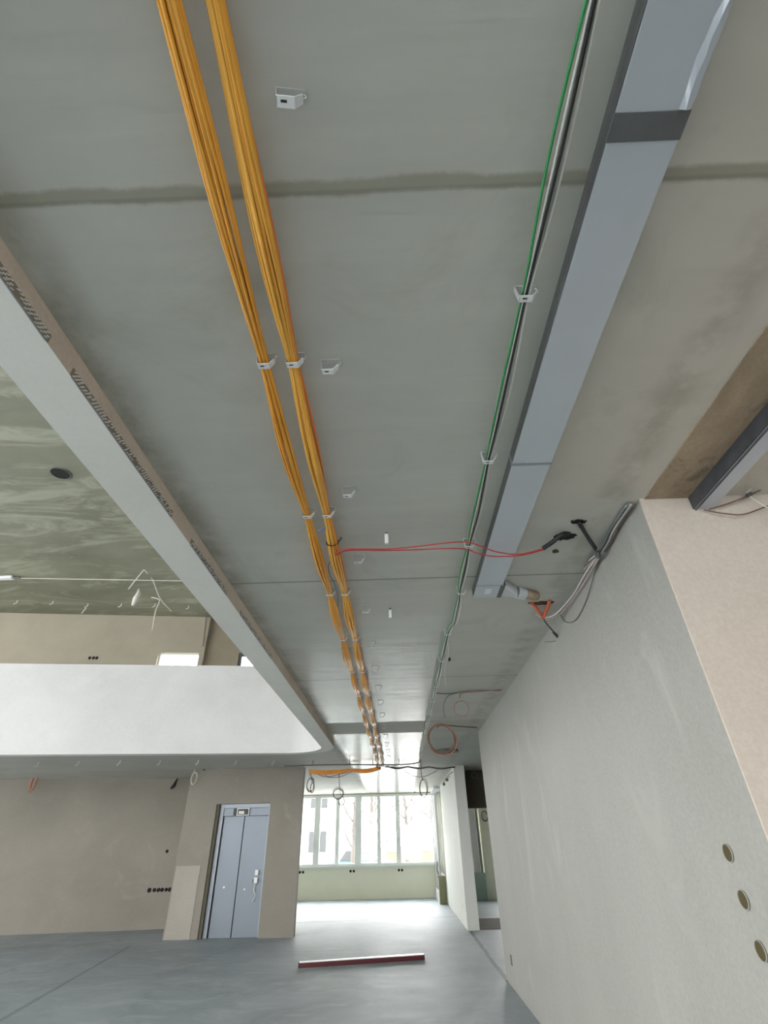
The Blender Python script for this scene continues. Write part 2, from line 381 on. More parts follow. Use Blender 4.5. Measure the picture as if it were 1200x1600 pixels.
# facades behind and to the left of the camera, and every window in them
wall('wall_left', -14.2,-14.0,-7.2,13.2,0,7.3,'white_pl',holes=[(-6.5,-2.3,.1,7.0),(-2.0,2.2,.1,7.0),(2.5,6.7,.1,7.0),(7.0,11.0,.1,7.0)],axis='y')
wall('wall_rear', -14.2,6.2,-7.4,-7.2,0,7.3,'white_pl',holes=[(-13.4,-9.6,.1,7.0),(-9.3,-5.5,.1,7.0),(-5.2,-1.2,.1,7.0),(-.4,5.6,.3,2.8)])
wn = [0]
def window(axis, a0, a1, z0, z1, c, mull, fr=.07, d=.08, panes=None, slot=None, label=None):
    """frame with mullions at the given positions (position, width); one glass child per pane"""
    wn[0] += 1; mb = MB(); g = []
    def bx(m, u0, u1, q0, q1, t):
        if axis == 'x': m.box(u0,u1,c-t,c+t,q0,q1)
        else: m.box(c-t,c+t,u0,u1,q0,q1)
    bx(mb,a0,a1,z0,z0+fr,d/2); bx(mb,a0,a1,z1-fr,z1,d/2); bx(mb,a0,a0+fr,z0+fr,z1-fr,d/2); bx(mb,a1-fr,a1,z0+fr,z1-fr,d/2)
    edges = [a0+fr]
    for p, wd in mull: bx(mb,p-wd/2,p+wd/2,z0+fr,z1-fr,d/2); edges += [p-wd/2, p+wd/2]
    edges.append(a1-fr)
    o = mb.build('window_%d' % wn[0], M['frame'], bevel=.004); o['kind'] = 'structure'
    if label: o['label'] = label
    for i in range(0, len(edges), 2):
        q = MB(); bx(q,edges[i]-.005,edges[i+1]+.005,z0+fr-.005,z1-fr+.005,.006); q.build('pane', M['glass'], o)
    return o
window('x', -4.3,1.16,.88,2.93,20.16,[(-2.90,.20),(-2.19,.13),(-1.47,.22),(-.76,.13),(-.10,.16)],.07)
window('x', 3.2,5.4,.88,2.93,20.16,[(4.3,.1)])  # unseen window, added to brighten the side room
for a, b in ((-6.5,-2.3),(-2.0,2.2),(2.5,6.7),(7.0,11.0)): window('y', a,b,.1,7.0,-14.1,[((a+b)/2,.08)])
for a, b in ((-13.4,-9.6),(-9.3,-5.5),(-5.2,-1.2)): window('x', a,b,.1,7.0,-7.3,[((a+b)/2,.08)])
window('x', -.4,5.6,.3,2.8,-7.3,[(1.6,.08),(3.6,.08)])
# upper window and the doorway beside it, in the slanted wall
def slantframe(name, x0, x1, z0, z1, fr, mat, dy, th=.06):
    mb = MB()
    def bx(a,b,c,d): mb.prism([(a,bw(a)+dy),(b,bw(b)+dy),(b,bw(b)+dy+th),(a,bw(a)+dy+th)], c, d)
    bx(x0,x1,z0,z0+fr); bx(x0,x1,z1-fr,z1); bx(x0,x0+fr,z0+fr,z1-fr); bx(x1-fr,x1,z0+fr,z1-fr)
    o = mb.build(name, M[mat]); o['kind'] = 'structure'
    g = MB(); a, b = x0+fr, x1-fr
    g.prism([(a,bw(a)+dy+.02),(b,bw(b)+dy+.02),(b,bw(b)+dy+.03),(a,bw(a)+dy+.03)], z0+fr, z1-fr).build('pane', M['glass'], o)
    return o
slantframe('window_9', -6.85,-5.72,4.6,6.20,.04,'frame',.10)
slantframe('window_10', -4.66,-3.4,3.35,6.28,.09,'steel_dark',.25)
# joist pocket with raw concrete over the pink wall, stud track and window sill
struct('trim_1', MB().box(1.33,1.56,-7.0,2.14,H-.006,H+.002), M['raw'], label='raw unplastered concrete strip of ceiling')
struct('trim_2', MB().box(-4.3,1.16,20.02,20.12,.845,.88), M['frame'], label='white window sill')
struct('floor_pit', MB().box(1.54,2.9,13.05,14.75,.0,.006), M['pit'], label='dark bare strip of floor without screed')
# wall fragments: plastered patches round the lift
struct('trim_3', MB().box(-4.71,-4.20,12.503,12.512,0,1.18), M['patch'], .003, label='lighter plaster patch')

struct('trim_4', MB().box(-4.3,1.1,19.86,19.90,2.925,2.945).box(-4.2,-4.15,19.86,19.90,2.945,H).box(.5,.55,19.86,19.90,2.945,H), M['greyw'], label='thin dark rail across the ceiling before the window')
# ------------------------------------------------------------------ ceiling cables
def wob(i, s, seed): return noise.noise(Vector((s*.9, i*3.7, seed)))
def bundle(name, path, clips, n, rc, rm, rs, seed, mats, root_loc, label, cat, zc=2.937, sag=.022, step=.07, flat=.6, grow=0, group=None, twist=1.3, sgrow=0):
    """strands packed in a disc that is tight at each clip and loose between them; path = xy polyline"""
    P = smoothpath([(x,y,0) for x,y in path], 10)
    L = [0]
    for a, b in zip(P, P[1:]): L.append(L[-1]+(b-a).length)
    def at(s):
        for i in range(len(L)-1):
            if L[i+1] >= s or i == len(L)-2:
                t = (s-L[i])/(L[i+1]-L[i]); p = P[i].lerp(P[i+1], min(max(t,0),1)); return p, (P[i+1]-P[i]).normalized()
    cs = clips
    t = thing(name, root_loc, label, cat, group)
    rnd = random.Random(seed); ns = int(L[-1]/step)
    offs = []
    for i in range(n):
        r = math.sqrt((i+.5)/n); a = i*2.39996+seed; offs.append([r*math.cos(a), r*math.sin(a)])
    if not twist: offs.sort()
    for i in range(n):
        pts = []
        for q in range(ns+1):
            s = L[-1]*q/ns; p, d = at(s); lat = Vector((-d.y, d.x, 0))
            lo = max([c for c in cs if c <= s], default=None); hi = min([c for c in cs if c > s], default=None)
            if lo is None: lo = (hi if hi is not None else s)-1.0
            if hi is None: hi = lo+1.0
            f = math.sin(PI*min(max((s-lo)/(hi-lo),0),1))**1.3
            R = rc+(rm+grow*s-rc)*f
            a, b = offs[i]; tw = twist*noise.noise(Vector((s*.45, seed, 3))); a, b = a*math.cos(tw)-b*math.sin(tw), a*math.sin(tw)+b*math.cos(tw)
            a += .42*wob(i, s, seed)*(.3+f); b += .42*wob(i+50, s, seed)*(.3+f)
            q3 = p-lat*(a*R)+Vector((0,0,zc-(sag+sgrow*s)*f+b*R*flat+.004*f*wob(i+9,s*2,seed)))
            pts.append(q3)
        mb = MB(); mb.tube(pts, rs, 6)
        mb.build('cable', M[mats[i % len(mats)]], t, smooth=True)
    return t
CL = [1.15,2.13,3.11,4.02,4.97,5.92,6.87,7.82,8.77,9.72,10.67,11.62]
s0 = 1.5
bundle('cable_bundle', [(-.415,-1.5),(-.418,.2),(-.436,1.15),(-.44,2.2),(-.44,4),(-.45,8),(-.45,11.4),(-.48,12.15)], [-.85+s0+.75]+[c+s0 for c in CL], 20, .0155, .0225, .0046, 1.3,
  ['amber','orange','amber'], (-.44,0,2.937), 'left one of two orange cable bundles clipped along the grey concrete ceiling', 'cable bundle', grow=.0012, sgrow=.0012)
bundle('cable_bundle', [(-.322,-1.5),(-.325,.2),(-.333,1.15),(-.335,2.2),(-.335,4),(-.345,8),(-.34,11.4),(-.37,12.15)], [.2+s0]+[c+s0 for c in CL], 26, .018, .026, .0047, 4.1,
  ['orange','orange','rust','orange','amber'], (-.335,0,2.937), 'right one of two orange cable bundles, with the red cables tied to it', 'cable bundle', grow=.0013, sgrow=.0012)
GC = [.925,1.73,2.50,3.15,3.95,4.68,5.60,6.30,7.05,7.85,8.65,9.45,10.25,11.0]
bundle('cable_bundle', [(.45,-1.5),(.45,2.6),(.468,3.3),(.47,3.7),(.44,4.0),(.435,6),(.43,9),(.44,11.3)], [.15+s0]+[c+s0 for c in GC], 8, .0105, .021, .0042, 7.7,
  ['green','greyc','greyc','black','beigec','greyc','greyc','greyc'], (.45,0,2.937), 'thin bundle of green, grey and black cables beside the sheet metal duct', 'cable bundle', zc=2.932, sag=.012, twist=0)
bundle('cable_run', [(-.30,12.20),(.2,12.30),(.7,12.42),(1.27,12.55)], [.05,.5,1.0,1.55], 7, .014, .03, .009, 9.1,
  ['greyw','black','greyc'], (.5,12.35,2.9), 'dark grey cable run crossing to the right wall before the window', 'cable run', zc=2.90, sag=.03)
bundle('cable_run', [(-.42,12.15),(-.8,12.3),(-1.4,12.4),(-2.02,12.4)], [0,.7,1.75], 14, .045, .075, .013, 5.5,
  ['amber','rust'], (-1.3,12.4,2.86), 'thick sagging run of orange cables crossing left to the lift wall', 'cable run', zc=2.87, sag=.035, flat=.5)
# white plastic clips
def clip_parts(t):
    x, y, z = t['o']
    mb = MB(); mb.box(x-.021,x+.021,y-.012,y+.012,z,z+.003)
    mb.hexa([(x+.019,y-.012,z),(x+.022,y-.012,z),(x+.022,y+.012,z),(x+.019,y+.012,z),(x+.036,y-.010,z+.030),(x+.039,y-.010,z+.029),(x+.039,y+.010,z+.029),(x+.036,y+.010,z+.030)])
    mb.build('strap', M['white'], t, bevel=.001)
    MB().box(x-.010,x+.004,y-.004,y+.001,z-.0006,z+.0005).build('slot', M['black'], t)
    mb = MB(); mb.tube([(x+.037,y,z+.029),(x+.044,y,z+.034),(x+.045,y,z+.044),(x+.038,y,H)], .0028, 6)
    mb.hexa([(x-.021,y-.010,z),(x-.0185,y-.010,z),(x-.0185,y+.010,z),(x-.021,y+.010,z),(x-.028,y-.008,H),(x-.0255,y-.008,H),(x-.0255,y+.008,H),(x-.028,y+.008,H)])
    mb.box(x-.028,x+.042,y-.010,y+.010,H-.004,H)
    mb.build('bracket', M['clear'], t)
ZC = H-.058
def clips(pos, lab, group):
    first = None
    for i, (x, y) in enumerate(pos):
        l = lab(i)
        if first is None:
            t = thing('cable_clip', (x,y,ZC), l, 'clip', group); clip_parts(t); first = t
        else: t = clone(first, (x,y,ZC)); t['label'] = l
        if not group: continue
    return first
clips([(-.436-.001*y,y) for y in CL], lambda i: 'white plastic clip holding the left orange cable bundle, %s from the camera' % ORD[i], 'clips on the left orange bundle')
clips([(-.333-.001*y,y) for y in CL], lambda i: 'white plastic clip holding the right orange cable bundle, %s from the camera' % ORD[i], 'clips on the right orange bundle')
clips([((.447 if y < 3 else (.467 if y < 3.5 else .437)),y) for y in GC], lambda i: 'white plastic clip holding the green and grey cables, %s from the camera' % ORD[i], 'clips on the green and grey bundle')
EC = [.405,1.185,1.955,2.65,3.43,4.22,4.95,5.68,6.38,7.1,7.9,8.7,9.5,10.3,11.1]
f = clips([(-.212,y) for y in EC], lambda i: 'empty white ceiling clip right of the orange bundles, %s from the camera' % ORD[i], 'empty clips in a row beside the orange bundles')
f.rotation_euler = (0,0,.12)
# hanging white tabs
for i, (y, lb) in enumerate(((2.40,'short white tab hanging from the ceiling just before the red cables'),(3.50,'short white tab hanging from the ceiling beyond the red cables'))):
    t = thing('cable_hanger', (-.03,y,H-.07), lb, 'hanger', 'white tabs between the cable bundles')
    MB().box(-.040,-.018,y-.010,y+.006,H-.075,H-.012).build('tab', M['white'], t, bevel=.003)
    MB().cyl((-.029,y,H-.014),(-.029,y,H),.009,10).build('plug', M['greyw'], t)
# red cables tied to the right bundle, running to the black conduit
t = thing('red_cable_pair', (0.136,2.418,2.880), 'pair of red cables running from the right orange bundle to a black conduit', 'cable')
A = smoothpath([(-0.329,2.493,2.893),(-0.263,2.429,2.888),(-0.045,2.437,2.885),(0.136,2.414,2.882),(0.313,2.379,2.880),(0.419,2.416,2.902),(0.490,2.425,2.884),(0.597,2.491,2.876),(0.742,2.534,2.878),(0.892,2.507,2.900)],8)
B = smoothpath([(-0.332,2.516,2.897),(-0.247,2.448,2.890),(-0.046,2.452,2.885),(0.137,2.451,2.882),(0.318,2.444,2.880),(0.428,2.497,2.902),(0.491,2.514,2.884),(0.587,2.544,2.876),(0.745,2.550,2.878),(0.895,2.522,2.900)],8)
MB().tube(A,.0036,6).build('cable', M['red'], t, smooth=True); MB().tube(B,.0036,6).build('cable', M['red'], t, smooth=True)
q = MB(); pts = [(-.338+.034*math.cos(a), 2.41+.012*math.sin(a*1.0), 2.925+.030*math.sin(a)) for a in [2*PI*i/20 for i in range(21)]]
q.tube(pts,.0032,6); q.tube([(-.30,2.40,2.925),(-.285,2.385,2.935),(-.29,2.40,2.95)],.003,6); tie = q.build('cable_tie', M['black'], t)
o = MB().tube(smoothpath([(-0.362,2.606,2.930),(-0.401,2.730,2.940),(-0.408,2.883,2.950),(-0.391,3.029,2.950),(-0.395,3.228,2.945),(-0.409,3.363,2.940)]),.0026,6).build('loose_wire', M['greyw'], smooth=True)
tag(o, 'loose dark wire curling between the two orange bundles below the red cables', 'wire')
o = MB().tube(smoothpath([(-0.355,2.244,2.930),(-0.374,2.261,2.925),(-0.393,2.276,2.918)],4),.0055,6,rs=[.004]*9).build('blue_tie', M['blue'], smooth=True) if 0 else MB().tube([(-0.351,2.245,2.930),(-0.371,2.262,2.925),(-0.397,2.275,2.918)],.005,6).build('blue_tie', M['blue'], smooth=True)
tag(o, 'small blue tie end sticking out between the two orange bundles', 'tie')
# black conduits coming out of the ceiling
def corr(mb, pts, r):
    P = smoothpath(pts, 14); rs = [r*(1+.14*math.sin(i*2.2)) for i in range(len(P))]; mb.tube(P, r, 10, rs=rs); return mb
def ragged(cx, cy, r, seed, sx=1, sy=1):
    rnd = random.Random(seed); n = 26
    pts = [(cx+sx*r*(.55+.55*rnd.random())*math.cos(2*PI*i/n), cy+sy*r*(.55+.55*rnd.random())*math.sin(2*PI*i/n)) for i in range(n)]
    return MB().prism(pts, H-.007, H+.002)
t = thing('conduit', (0.953,2.499,2.940), 'black corrugated conduit with the red cables, out of a ragged ceiling hole', 'conduit', 'black conduits through the ceiling')
corr(MB(), [(0.875,2.514,2.900),(0.923,2.485,2.920),(0.971,2.450,2.945),(1.031,2.468,2.975)], .0135).build('tube', M['black'], t, smooth=True)
px = (1.020,2.502,2.970); ragged(px[0],px[1],.055,3,1.25,.8).build('ragged_hole', M['hole'], t)
q = (1.006,2.677,2.970); ragged(q[0],q[1],.022,5).build('ragged_hole', M['pit'], t)
t = thing('conduit', (1.127,2.437,2.940), 'black corrugated conduit curving from the ceiling to the top of the right wall', 'conduit', 'black conduits through the ceiling')
corr(MB(), [(1.049,2.348,2.985),(1.066,2.369,2.955),(1.135,2.471,2.930),(1.207,2.577,2.920)], .0115).build('tube', M['black'], t, smooth=True)
px = (1.044,2.344,2.970); ragged(px[0],px[1],.036,8,1.5,.6).build('ragged_hole', M['hole'], t)
# knot of taped cables in the corner over the right wall
t = thing('cable_knot', (1.253,2.661,2.930), 'taped knot of grey and pink cables where ceiling meets right wall', 'cables')
K0 = Vector((1.240,2.642,2.920)); rnd = random.Random(5)
for i in range(6):
    e = Vector((1.267,2.850,2.950))+Vector((rnd.uniform(-.04,.03), rnd.uniform(-.03,.06), rnd.uniform(-.01,.015)))
    MB().tube(smoothpath([K0+Vector((rnd.uniform(-.012,.012),rnd.uniform(-.012,.012),rnd.uniform(-.01,.01))), K0.lerp(e,.5)+Vector((rnd.uniform(-.02,.02),rnd.uniform(-.02,.02),.005)), e], 5), .0045, 6).build('cable_end', M[['greyc','pinkc','greyw'][i%3]], t, smooth=True)
q = MB(); q.tube([K0+Vector((-.02,-.028,.004)),K0+Vector((-.004,-.006,0)),K0+Vector((.01,.02,.0)),K0+Vector((.012,.04,.004))],.015,10,rs=[.010,.017,.016,.011]).build('tape', M['tape'], t, smooth=True)
for i in range(5):
    dx = i*.011
    a = Vector((1.266,2.639,2.935)); b = Vector((1.294,2.167,2.955))
    a.x = min(a.x+dx-.02, 1.292); b.x = 1.245+dx*.9
    c = a.lerp(b,.5)+Vector((0,0,.012+.006*(i%2)))
    MB().tube(smoothpath([a,a.lerp(b,.25),c,b],6), .005, 6).build('cable', M[['steel','greyw','greyc','steel','wire'][i]], t, smooth=True)
t = thing('hanging_cable', (1.280,3.241,2.996), 'pink and white cables running down from the knot to the red conduits', 'cable')
for j, (mt, dz) in enumerate((('pinkc',0),('ivory',.008))):
    MB().tube(smoothpath([(1.247,2.674,2.920),(1.248,2.898,2.925),(1.259,3.183,2.920),(1.240,3.415,2.910),(1.200,3.558,2.900),(1.131,3.591,2.900),(1.070,3.536,2.905)] if j else [(1.264,2.692,2.920),(1.276,2.937,2.925),(1.282,3.184,2.920),(1.277,3.406,2.920),(1.253,3.600,2.915),(1.172,3.672,2.910)],8), .0038, 6).build('cable', M[mt], t, smooth=True)
o = MB().tube(smoothpath([(1.285,2.747,2.945),(1.293,2.926,2.891),(1.297,3.136,2.827),(1.297,3.381,2.797),(1.293,3.582,2.856),(1.288,3.660,2.959)],8),.0034,6).build('loose_wire', M['greyw'], smooth=True)
tag(o, 'thin grey wire looping down over the top of the right wall', 'wire')
# red orange conduit stubs
t = thing('conduit_stub', (1.114,3.538,2.930), 'red orange corrugated conduit stubs beside the round duct elbow', 'conduit')
corr(MB(), [(1.026,3.456,2.965),(1.068,3.497,2.940),(1.139,3.605,2.900)], .0125).build('tube', M['redtube'], t, smooth=True)
corr(MB(), [(1.157,3.426,2.968),(1.150,3.479,2.940),(1.137,3.592,2.905)], .0125).build('tube', M['redtube'], t, smooth=True)
q = (1.107,3.474,2.970); ragged(q[0],q[1],.065,12,1.5,.5).build('ragged_hole', M['pit'], t)
t = thing('plug_cable', (1.270,3.889,2.932), 'short black cable with a connector hanging by the red conduit stubs', 'cable')
MB().tube(smoothpath([(1.107,3.538,2.920),(1.165,3.660,2.890),(1.253,3.794,2.865),(1.283,3.841,2.855)],6),.0055,6).build('cable', M['black'], t, smooth=True)
MB().tube([(1.262,3.815,2.862),(1.327,3.906,2.840)],.010,8).build('connector', M['black'], t)
MB().tube(smoothpath([(1.320,3.896,2.842),(1.296,3.950,2.835),(1.225,3.974,2.840)],6),.0022,5).build('wire', M['greyw'], t, smooth=True)
# ------------------------------------------------------------------ sheet metal duct
DB = H-.058
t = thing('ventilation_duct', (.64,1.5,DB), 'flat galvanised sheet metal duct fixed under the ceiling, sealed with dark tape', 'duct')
XL, XR = .557, .734
for y0, y1 in ((-2.0,.470),(.470,1.745),(1.745,3.02)):
    MB().box(XL,XR,y0,y1-.001,DB,H-.002).build('duct_section', M['galv'], t, bevel=.003)
MB().box(XL-.002,XR+.002,.452,.512,DB-.002,H-.003).build('joint_tape', M['tape'], t, bevel=.001)
MB().box(XL-.003,XR+.003,1.735,1.757,DB-.004,H-.003).build('joint_flange', M['steel'], t, bevel=.001)
MB().box(XL-.003,XR+.003,3.008,3.022,DB-.004,H-.003).build('joint_flange', M['steel'], t, bevel=.001)
MB().box(XL,XR+.02,3.02,3.22,DB+.001,H-.002).build('duct_section', M['galv'], t, bevel=.003)
MB().box(.628,.668,3.08,3.16,DB-.0006,DB+.002).build('sticker', M['white'], t)
MB().box(XR-.012,XR+.018,3.02,3.22,DB-.002,H-.004).build('joint_tape', M['tape'], t)
MB().box(XL-.0025,XL-.0005,-2.0,3.2,DB+.001,H-.002).build('side_shade', M['tape'], t)  # dark strip paints in the shade along the duct's left side
# tapered collar to a round pipe
q = MB(); n = 16; ys, ye = 3.03, 3.215; zm = (DB+H)/2
ringA = []; 
for i in range(n):
    a = 2*PI*(i+.5)/n; c, s_ = math.cos(a), math.sin(a); k_ = 1/max(abs(c),abs(s_))
    ringA.append((XR+.015, (ys+ye)/2+c*k_*(ye-ys)/2, zm+s_*k_*(H-DB)/2*.97))
ringB = [(XR+.125, (ys+ye)/2+.075+.046*math.cos(2*PI*(i+.5)/n), zm-.004+.040*math.sin(2*PI*(i+.5)/n)) for i in range(n)]
q.v = ringA+ringB; q.f = [(i,(i+1)%n,n+(i+1)%n,n+i) for i in range(n)]+[tuple(range(n))[::-1],tuple(range(n,2*n))]
q.build('collar', M['galv2'], t)
ctr = Vector((XR+.125,(ys+ye)/2+.075,zm-.004))
P = [ctr+Vector((.008*i,.004*i,0)) for i in range(9)]
MB().tube(P,.041,16,rs=[.041+.003*(i%2) for i in range(9)]).build('spiral_pipe', M['galv2'], t)
MB().tube([P[-1],P[-1]+Vector((.10,.05,.0))],.033,14).build('pipe_end', M['raw'], t, smooth=True)
# crumpled foil along the edge of the first section
q = MB(); rnd = random.Random(2); L_ = 34
for i in range(L_+1):
    y = -.6+1.05*i/L_; wv = .030+.012*noise.noise(Vector((y*6,0,0)))
    for k_, (x, z) in enumerate(((XR-wv,DB-.0005),(XR-wv*.6,DB-.006-.004*rnd.random()),(XR-.004,DB-.003-.006*rnd.random()),(XR+.004,DB+.014+.004*rnd.random()))):
        q.v.append((x+.003*rnd.uniform(-1,1),y,z))
for i in range(L_):
    for k_ in range(3): a = i*4+k_; q.f.append((a,a+1,a+5,a+4))
o = q.build('foil_strip', M['galv'], t); sm = o.modifiers.new('solid','SOLIDIFY'); sm.thickness = .001
# steel profile on the ceiling, far right
t = thing('steel_profile', (1.6,0,H-.07), 'grey steel channel profile running along the ceiling above the pink wall', 'profile')
MB().box(1.555,1.563,-3,2.139,H-.078,H-.001).build('flange', M['steel_dark'], t)
MB().box(1.563,1.655,-3,2.139,H-.080,H-.072).build('web', M['galv'], t, bevel=.002)
MB().box(1.563,1.572,-3,2.139,H-.086,H-.080).build('lip', M['steel_dark'], t)
MB().box(1.647,1.655,-3,2.139,H-.072,H-.001).build('flange', M['galv'], t)
# cables on the pink wall top
t = thing('cable_cross', (1.75,2.1,2.88), 'thin twisted cables crossing at the top of the pink wall', 'cable')
for pts in ([(1.621,2.120,2.878),(1.723,2.100,2.899),(1.821,2.090,2.932),(1.918,2.100,2.976),(2.011,2.100,3.002)],
            [(1.594,2.120,2.875),(1.674,2.110,2.845),(1.757,2.100,2.828),(1.867,2.100,2.862),(1.962,2.100,2.894)],
            [(1.826,2.090,2.944),(1.858,2.090,2.891),(1.922,2.090,2.822)],
            [(1.823,2.090,2.952),(1.901,2.080,3.003),(2.036,2.080,3.082)]):
    MB().tube(smoothpath(pts,6),.0035,6).build('cable', M['greyc' if pts[0][2] > 2.93 else 'wire'], t, smooth=True)
c = Vector((1.831,2.090,2.940)); MB().tube([c+Vector((-.012,0,-.006)),c+Vector((.014,0,.006))],.010,8).build('tape', M['tape'], t)
# ------------------------------------------------------------------ perforated corner bead showing through the plaster
for (y0, y1, lb) in ((.62,.98,'perforated metal corner bead bared at the near end of the beam edge'),(1.13,2.02,'long bared stretch of perforated metal corner bead along the beam edge'),(2.30,2.95,'short bared stretch of metal corner bead farther along the beam edge'),(3.3,4.3,'faint bared corner bead at the far part of the beam edge')):
    q = MB(); X1 = XE+.21; zb = H-.102; n = int((y1-y0)/.016); rnd = random.Random(int(y0*100))
    for i in range(n):
        y = y0+(y1-y0)*i/n
        for r_ in range(3):
            yy = y+.008*(r_%2)+rnd.uniform(-.002,.002); z = zb+.005+.011*r_
            if rnd.random() < .8: q.hexa([(X1-.001,yy,z),(X1+.0035,yy,z),(X1+.0035,yy+.012,z+.005),(X1-.001,yy+.012,z+.005),(X1-.001,yy,z+.0035),(X1+.0035,yy,z+.0035),(X1+.0035,yy+.012,z+.0085),(X1-.001,yy+.012,z+.0085)])
    t = thing('corner_bead', (X1,(y0+y1)/2,zb+.02), lb, 'corner bead', 'bared corner beads on the beam')
    q.build('mesh_strands', M['mesh'], t)
    MB().box(X1-.001,X1+.0012,y0-.01,y1+.01,zb+.001,zb+.038).build('backing', M['taupe_dark'], t)
    MB().tube([(X1+.001,y0,zb-.0005),(X1+.001,y1,zb-.0005)],.0028,6).build('nose', M['steel'], t)
# ------------------------------------------------------------------ lift
Yd = 12.63
t = thing('lift_door', (-3.45,Yd,0), 'blue grey steel lift door with two panels in a plaster recess', 'lift door')
MB().box(-4.05,-3.985,Yd-.10,Yd+.06,0,2.28).build('side_shade', M['darkwall'], t)  # dark piece paints in the shade of the recess's left reveal
q = MB(); q.box(-3.985,-3.90,Yd-.03,Yd+.06,0,2.28); q.box(-2.90,-2.86,Yd-.03,Yd+.06,0,2.28); q.box(-3.90,-2.90,Yd-.03,Yd+.06,2.20,2.28)
q.build('frame', M['liftframe'], t, bevel=.004)
MB().box(-3.90,-2.90,Yd-.01,Yd+.05,2.05,2.20).build('transom', M['lift'], t, bevel=.003)
MB().box(-3.875,-3.435,Yd+.004,Yd+.04,0,2.045).build('door_panel', M['lift'], t, bevel=.003)
MB().box(-3.420,-2.90,Yd+.012,Yd+.045,0,2.045).build('door_panel', M['lift'], t, bevel=.003)
MB().box(-3.90,-2.90,Yd+.046,Yd+.06,0,2.05).build('shaft_gap', M['black'], t)
d = MB().box(-3.68,-3.33,Yd-.045,Yd-.01,2.06,2.19).build('display', M['black'], t, bevel=.004)
for a in ((-3.60,-3.33,2.055,2.070),(-3.60,-3.33,2.180,2.195),(-3.60,-3.585,2.07,2.18),(-3.345,-3.33,2.07,2.18)): MB().box(a[0],a[1],Yd-.052,Yd-.044,a[2],a[3]).build('display_rim', M['white'], d)
MB().box(-3.56,-3.44,Yd-.050,Yd-.044,2.085,2.14).build('display_light', M['greyc'], d)
q = MB(); q.box(-3.065,-2.99,Yd-.05,Yd-.028,.985,1.085); q.build('call_panel', M['white'], t, bevel=.01)
q = MB(); q.box(-3.075,-2.995,Yd-.05,Yd-.028,.855,.960); cp = q.build('call_panel', M['white'], t, bevel=.01)
MB().box(-3.095,-3.072,Yd-.045,Yd-.028,.865,.93).build('side_key', M['black'], cp)
MB().tube(smoothpath([(-3.03,Yd-.03,.85),(-3.05,Yd-.04,.75),(-3.01,Yd-.045,.65),(-3.06,Yd-.04,.56)],6),.008,6).build('hanging_wire', M['greyc'], t, smooth=True)
for x, z in ((-3.69,.80),(-3.26,.76)):
    MB().cyl((x,Yd-.002,z),(x,Yd+.014,z),.017,10).build('fixing_dot', M['white'], t)
# ------------------------------------------------------------------ floor straightedge
a = Vector((-1.558,9.652,0.000)); b = Vector((0.292,10.083,0.000)); d = (b-a).normalized(); n_ = Vector((-d.y,d.x,0))
t = thing('straightedge', tuple((a+b)/2), 'long aluminium straightedge with burgundy side lying on the screed floor', 'straightedge')
def bar(z0, z1, w0, w1, s0=0, s1=1):
    p, q = a.lerp(b,s0), a.lerp(b,s1); m = MB()
    m.hexa([tuple(v+Vector((0,0,z*.8))) for z in (z0,z1) for v in (p+n_*w0,q+n_*w0,q+n_*w1,p+n_*w1)]); return m
bar(.002,.070,.0,.022).build('side', M['burgundy'], t); bar(.070,.084,-.003,.075).build('top_edge', M['alu'], t); bar(0,.070,.022,.05).build('core', M['alu'], t)
bar(0,.086,-.004,.052,-.004,0).build('end_cap', M['black'], t); bar(0,.086,-.004,.052,1,1.004).build('end_cap', M['black'], t)
# ------------------------------------------------------------------ holes and boxes in the walls
def flathole(name, c, axis, r, mat, label, cat, group=None, rim=None, sq=False):
    c = Vector(c); d = {'x':Vector((1,0,0)),'y':Vector((0,1,0)),'z':Vector((0,0,1))}[axis]
    o = MB().cyl(c-d*.003,c+d*.003,r,24); o = o.build(name, M[mat]); tag(o, label, cat, group)
    if rim:
        q = MB(); u = Vector((0,0,1)) if axis != 'z' else Vector((1,0,0)); v = d.cross(u)
        P = [c-d*.003+(u*math.cos(2*PI*i/24)+v*math.sin(2*PI*i/24))*r for i in range(25)]
        q.tube(P,.003,6).build('rim', M[rim], o)
    return o
for (y,z), lb in zip(((2.43,1.44),(2.43,1.293),(2.43,1.145)), ('top','middle','bottom')):
    o = flathole('wall_box_hole', (1.304,y,z), 'x', .031, 'olive_dark', '%s one of three round olive box holes in the grey right wall' % lb, 'hole', 'round holes in the right wall')
    q = MB(); P = [(1.3005,y+.031*math.cos(2*PI*i/24),z+.031*math.sin(2*PI*i/24)) for i in range(25)]; q.tube(P,.0022,6).build('rim', M['wall_grey'], o)
p = (1.303,8.123,0.276)
tag(MB().box(1.297,1.303,p[1]-.03,p[1]+.03,p[2]-.05,p[2]+.05).build('wall_outlet', M['tape'], bevel=.002), 'small dark outlet low on the far end of the grey right wall', 'outlet')
p = (1.280,13.755,0.329)
tag(MB().box(1.272,1.281,p[1]-.05,p[1]+.05,p[2]-.05,p[2]+.05).build('wall_outlet', M['greyc'], bevel=.003), 'pale outlet box low on the corridor wall beside the pillar edge', 'outlet')
for x, lb in ((-3.34,'left'),(-1.66,'middle'),(-.06,'right')):
    for k_ in (-.052,.052): flathole('socket_hole', (x+k_,20.098,.74), 'y', .038, 'hole', '%s hole of the %s pair of round socket holes under the window' % ('left' if k_ < 0 else 'right', lb), 'socket hole', 'socket holes under the window')
def bwp(x, z, off=-.004): return (x, bw(x)+off, z)
for i, x in enumerate((-5.81,-5.70,-5.61,-5.53,-5.44,-5.36)):
    flathole('socket_hole', bwp(x,.70), 'y', (.045,.038,.04,.04,.036,.042)[i], 'hole', '%s of six black socket holes in a row beside the lift block' % ORD[i], 'socket hole', 'socket holes in the rear left wall')
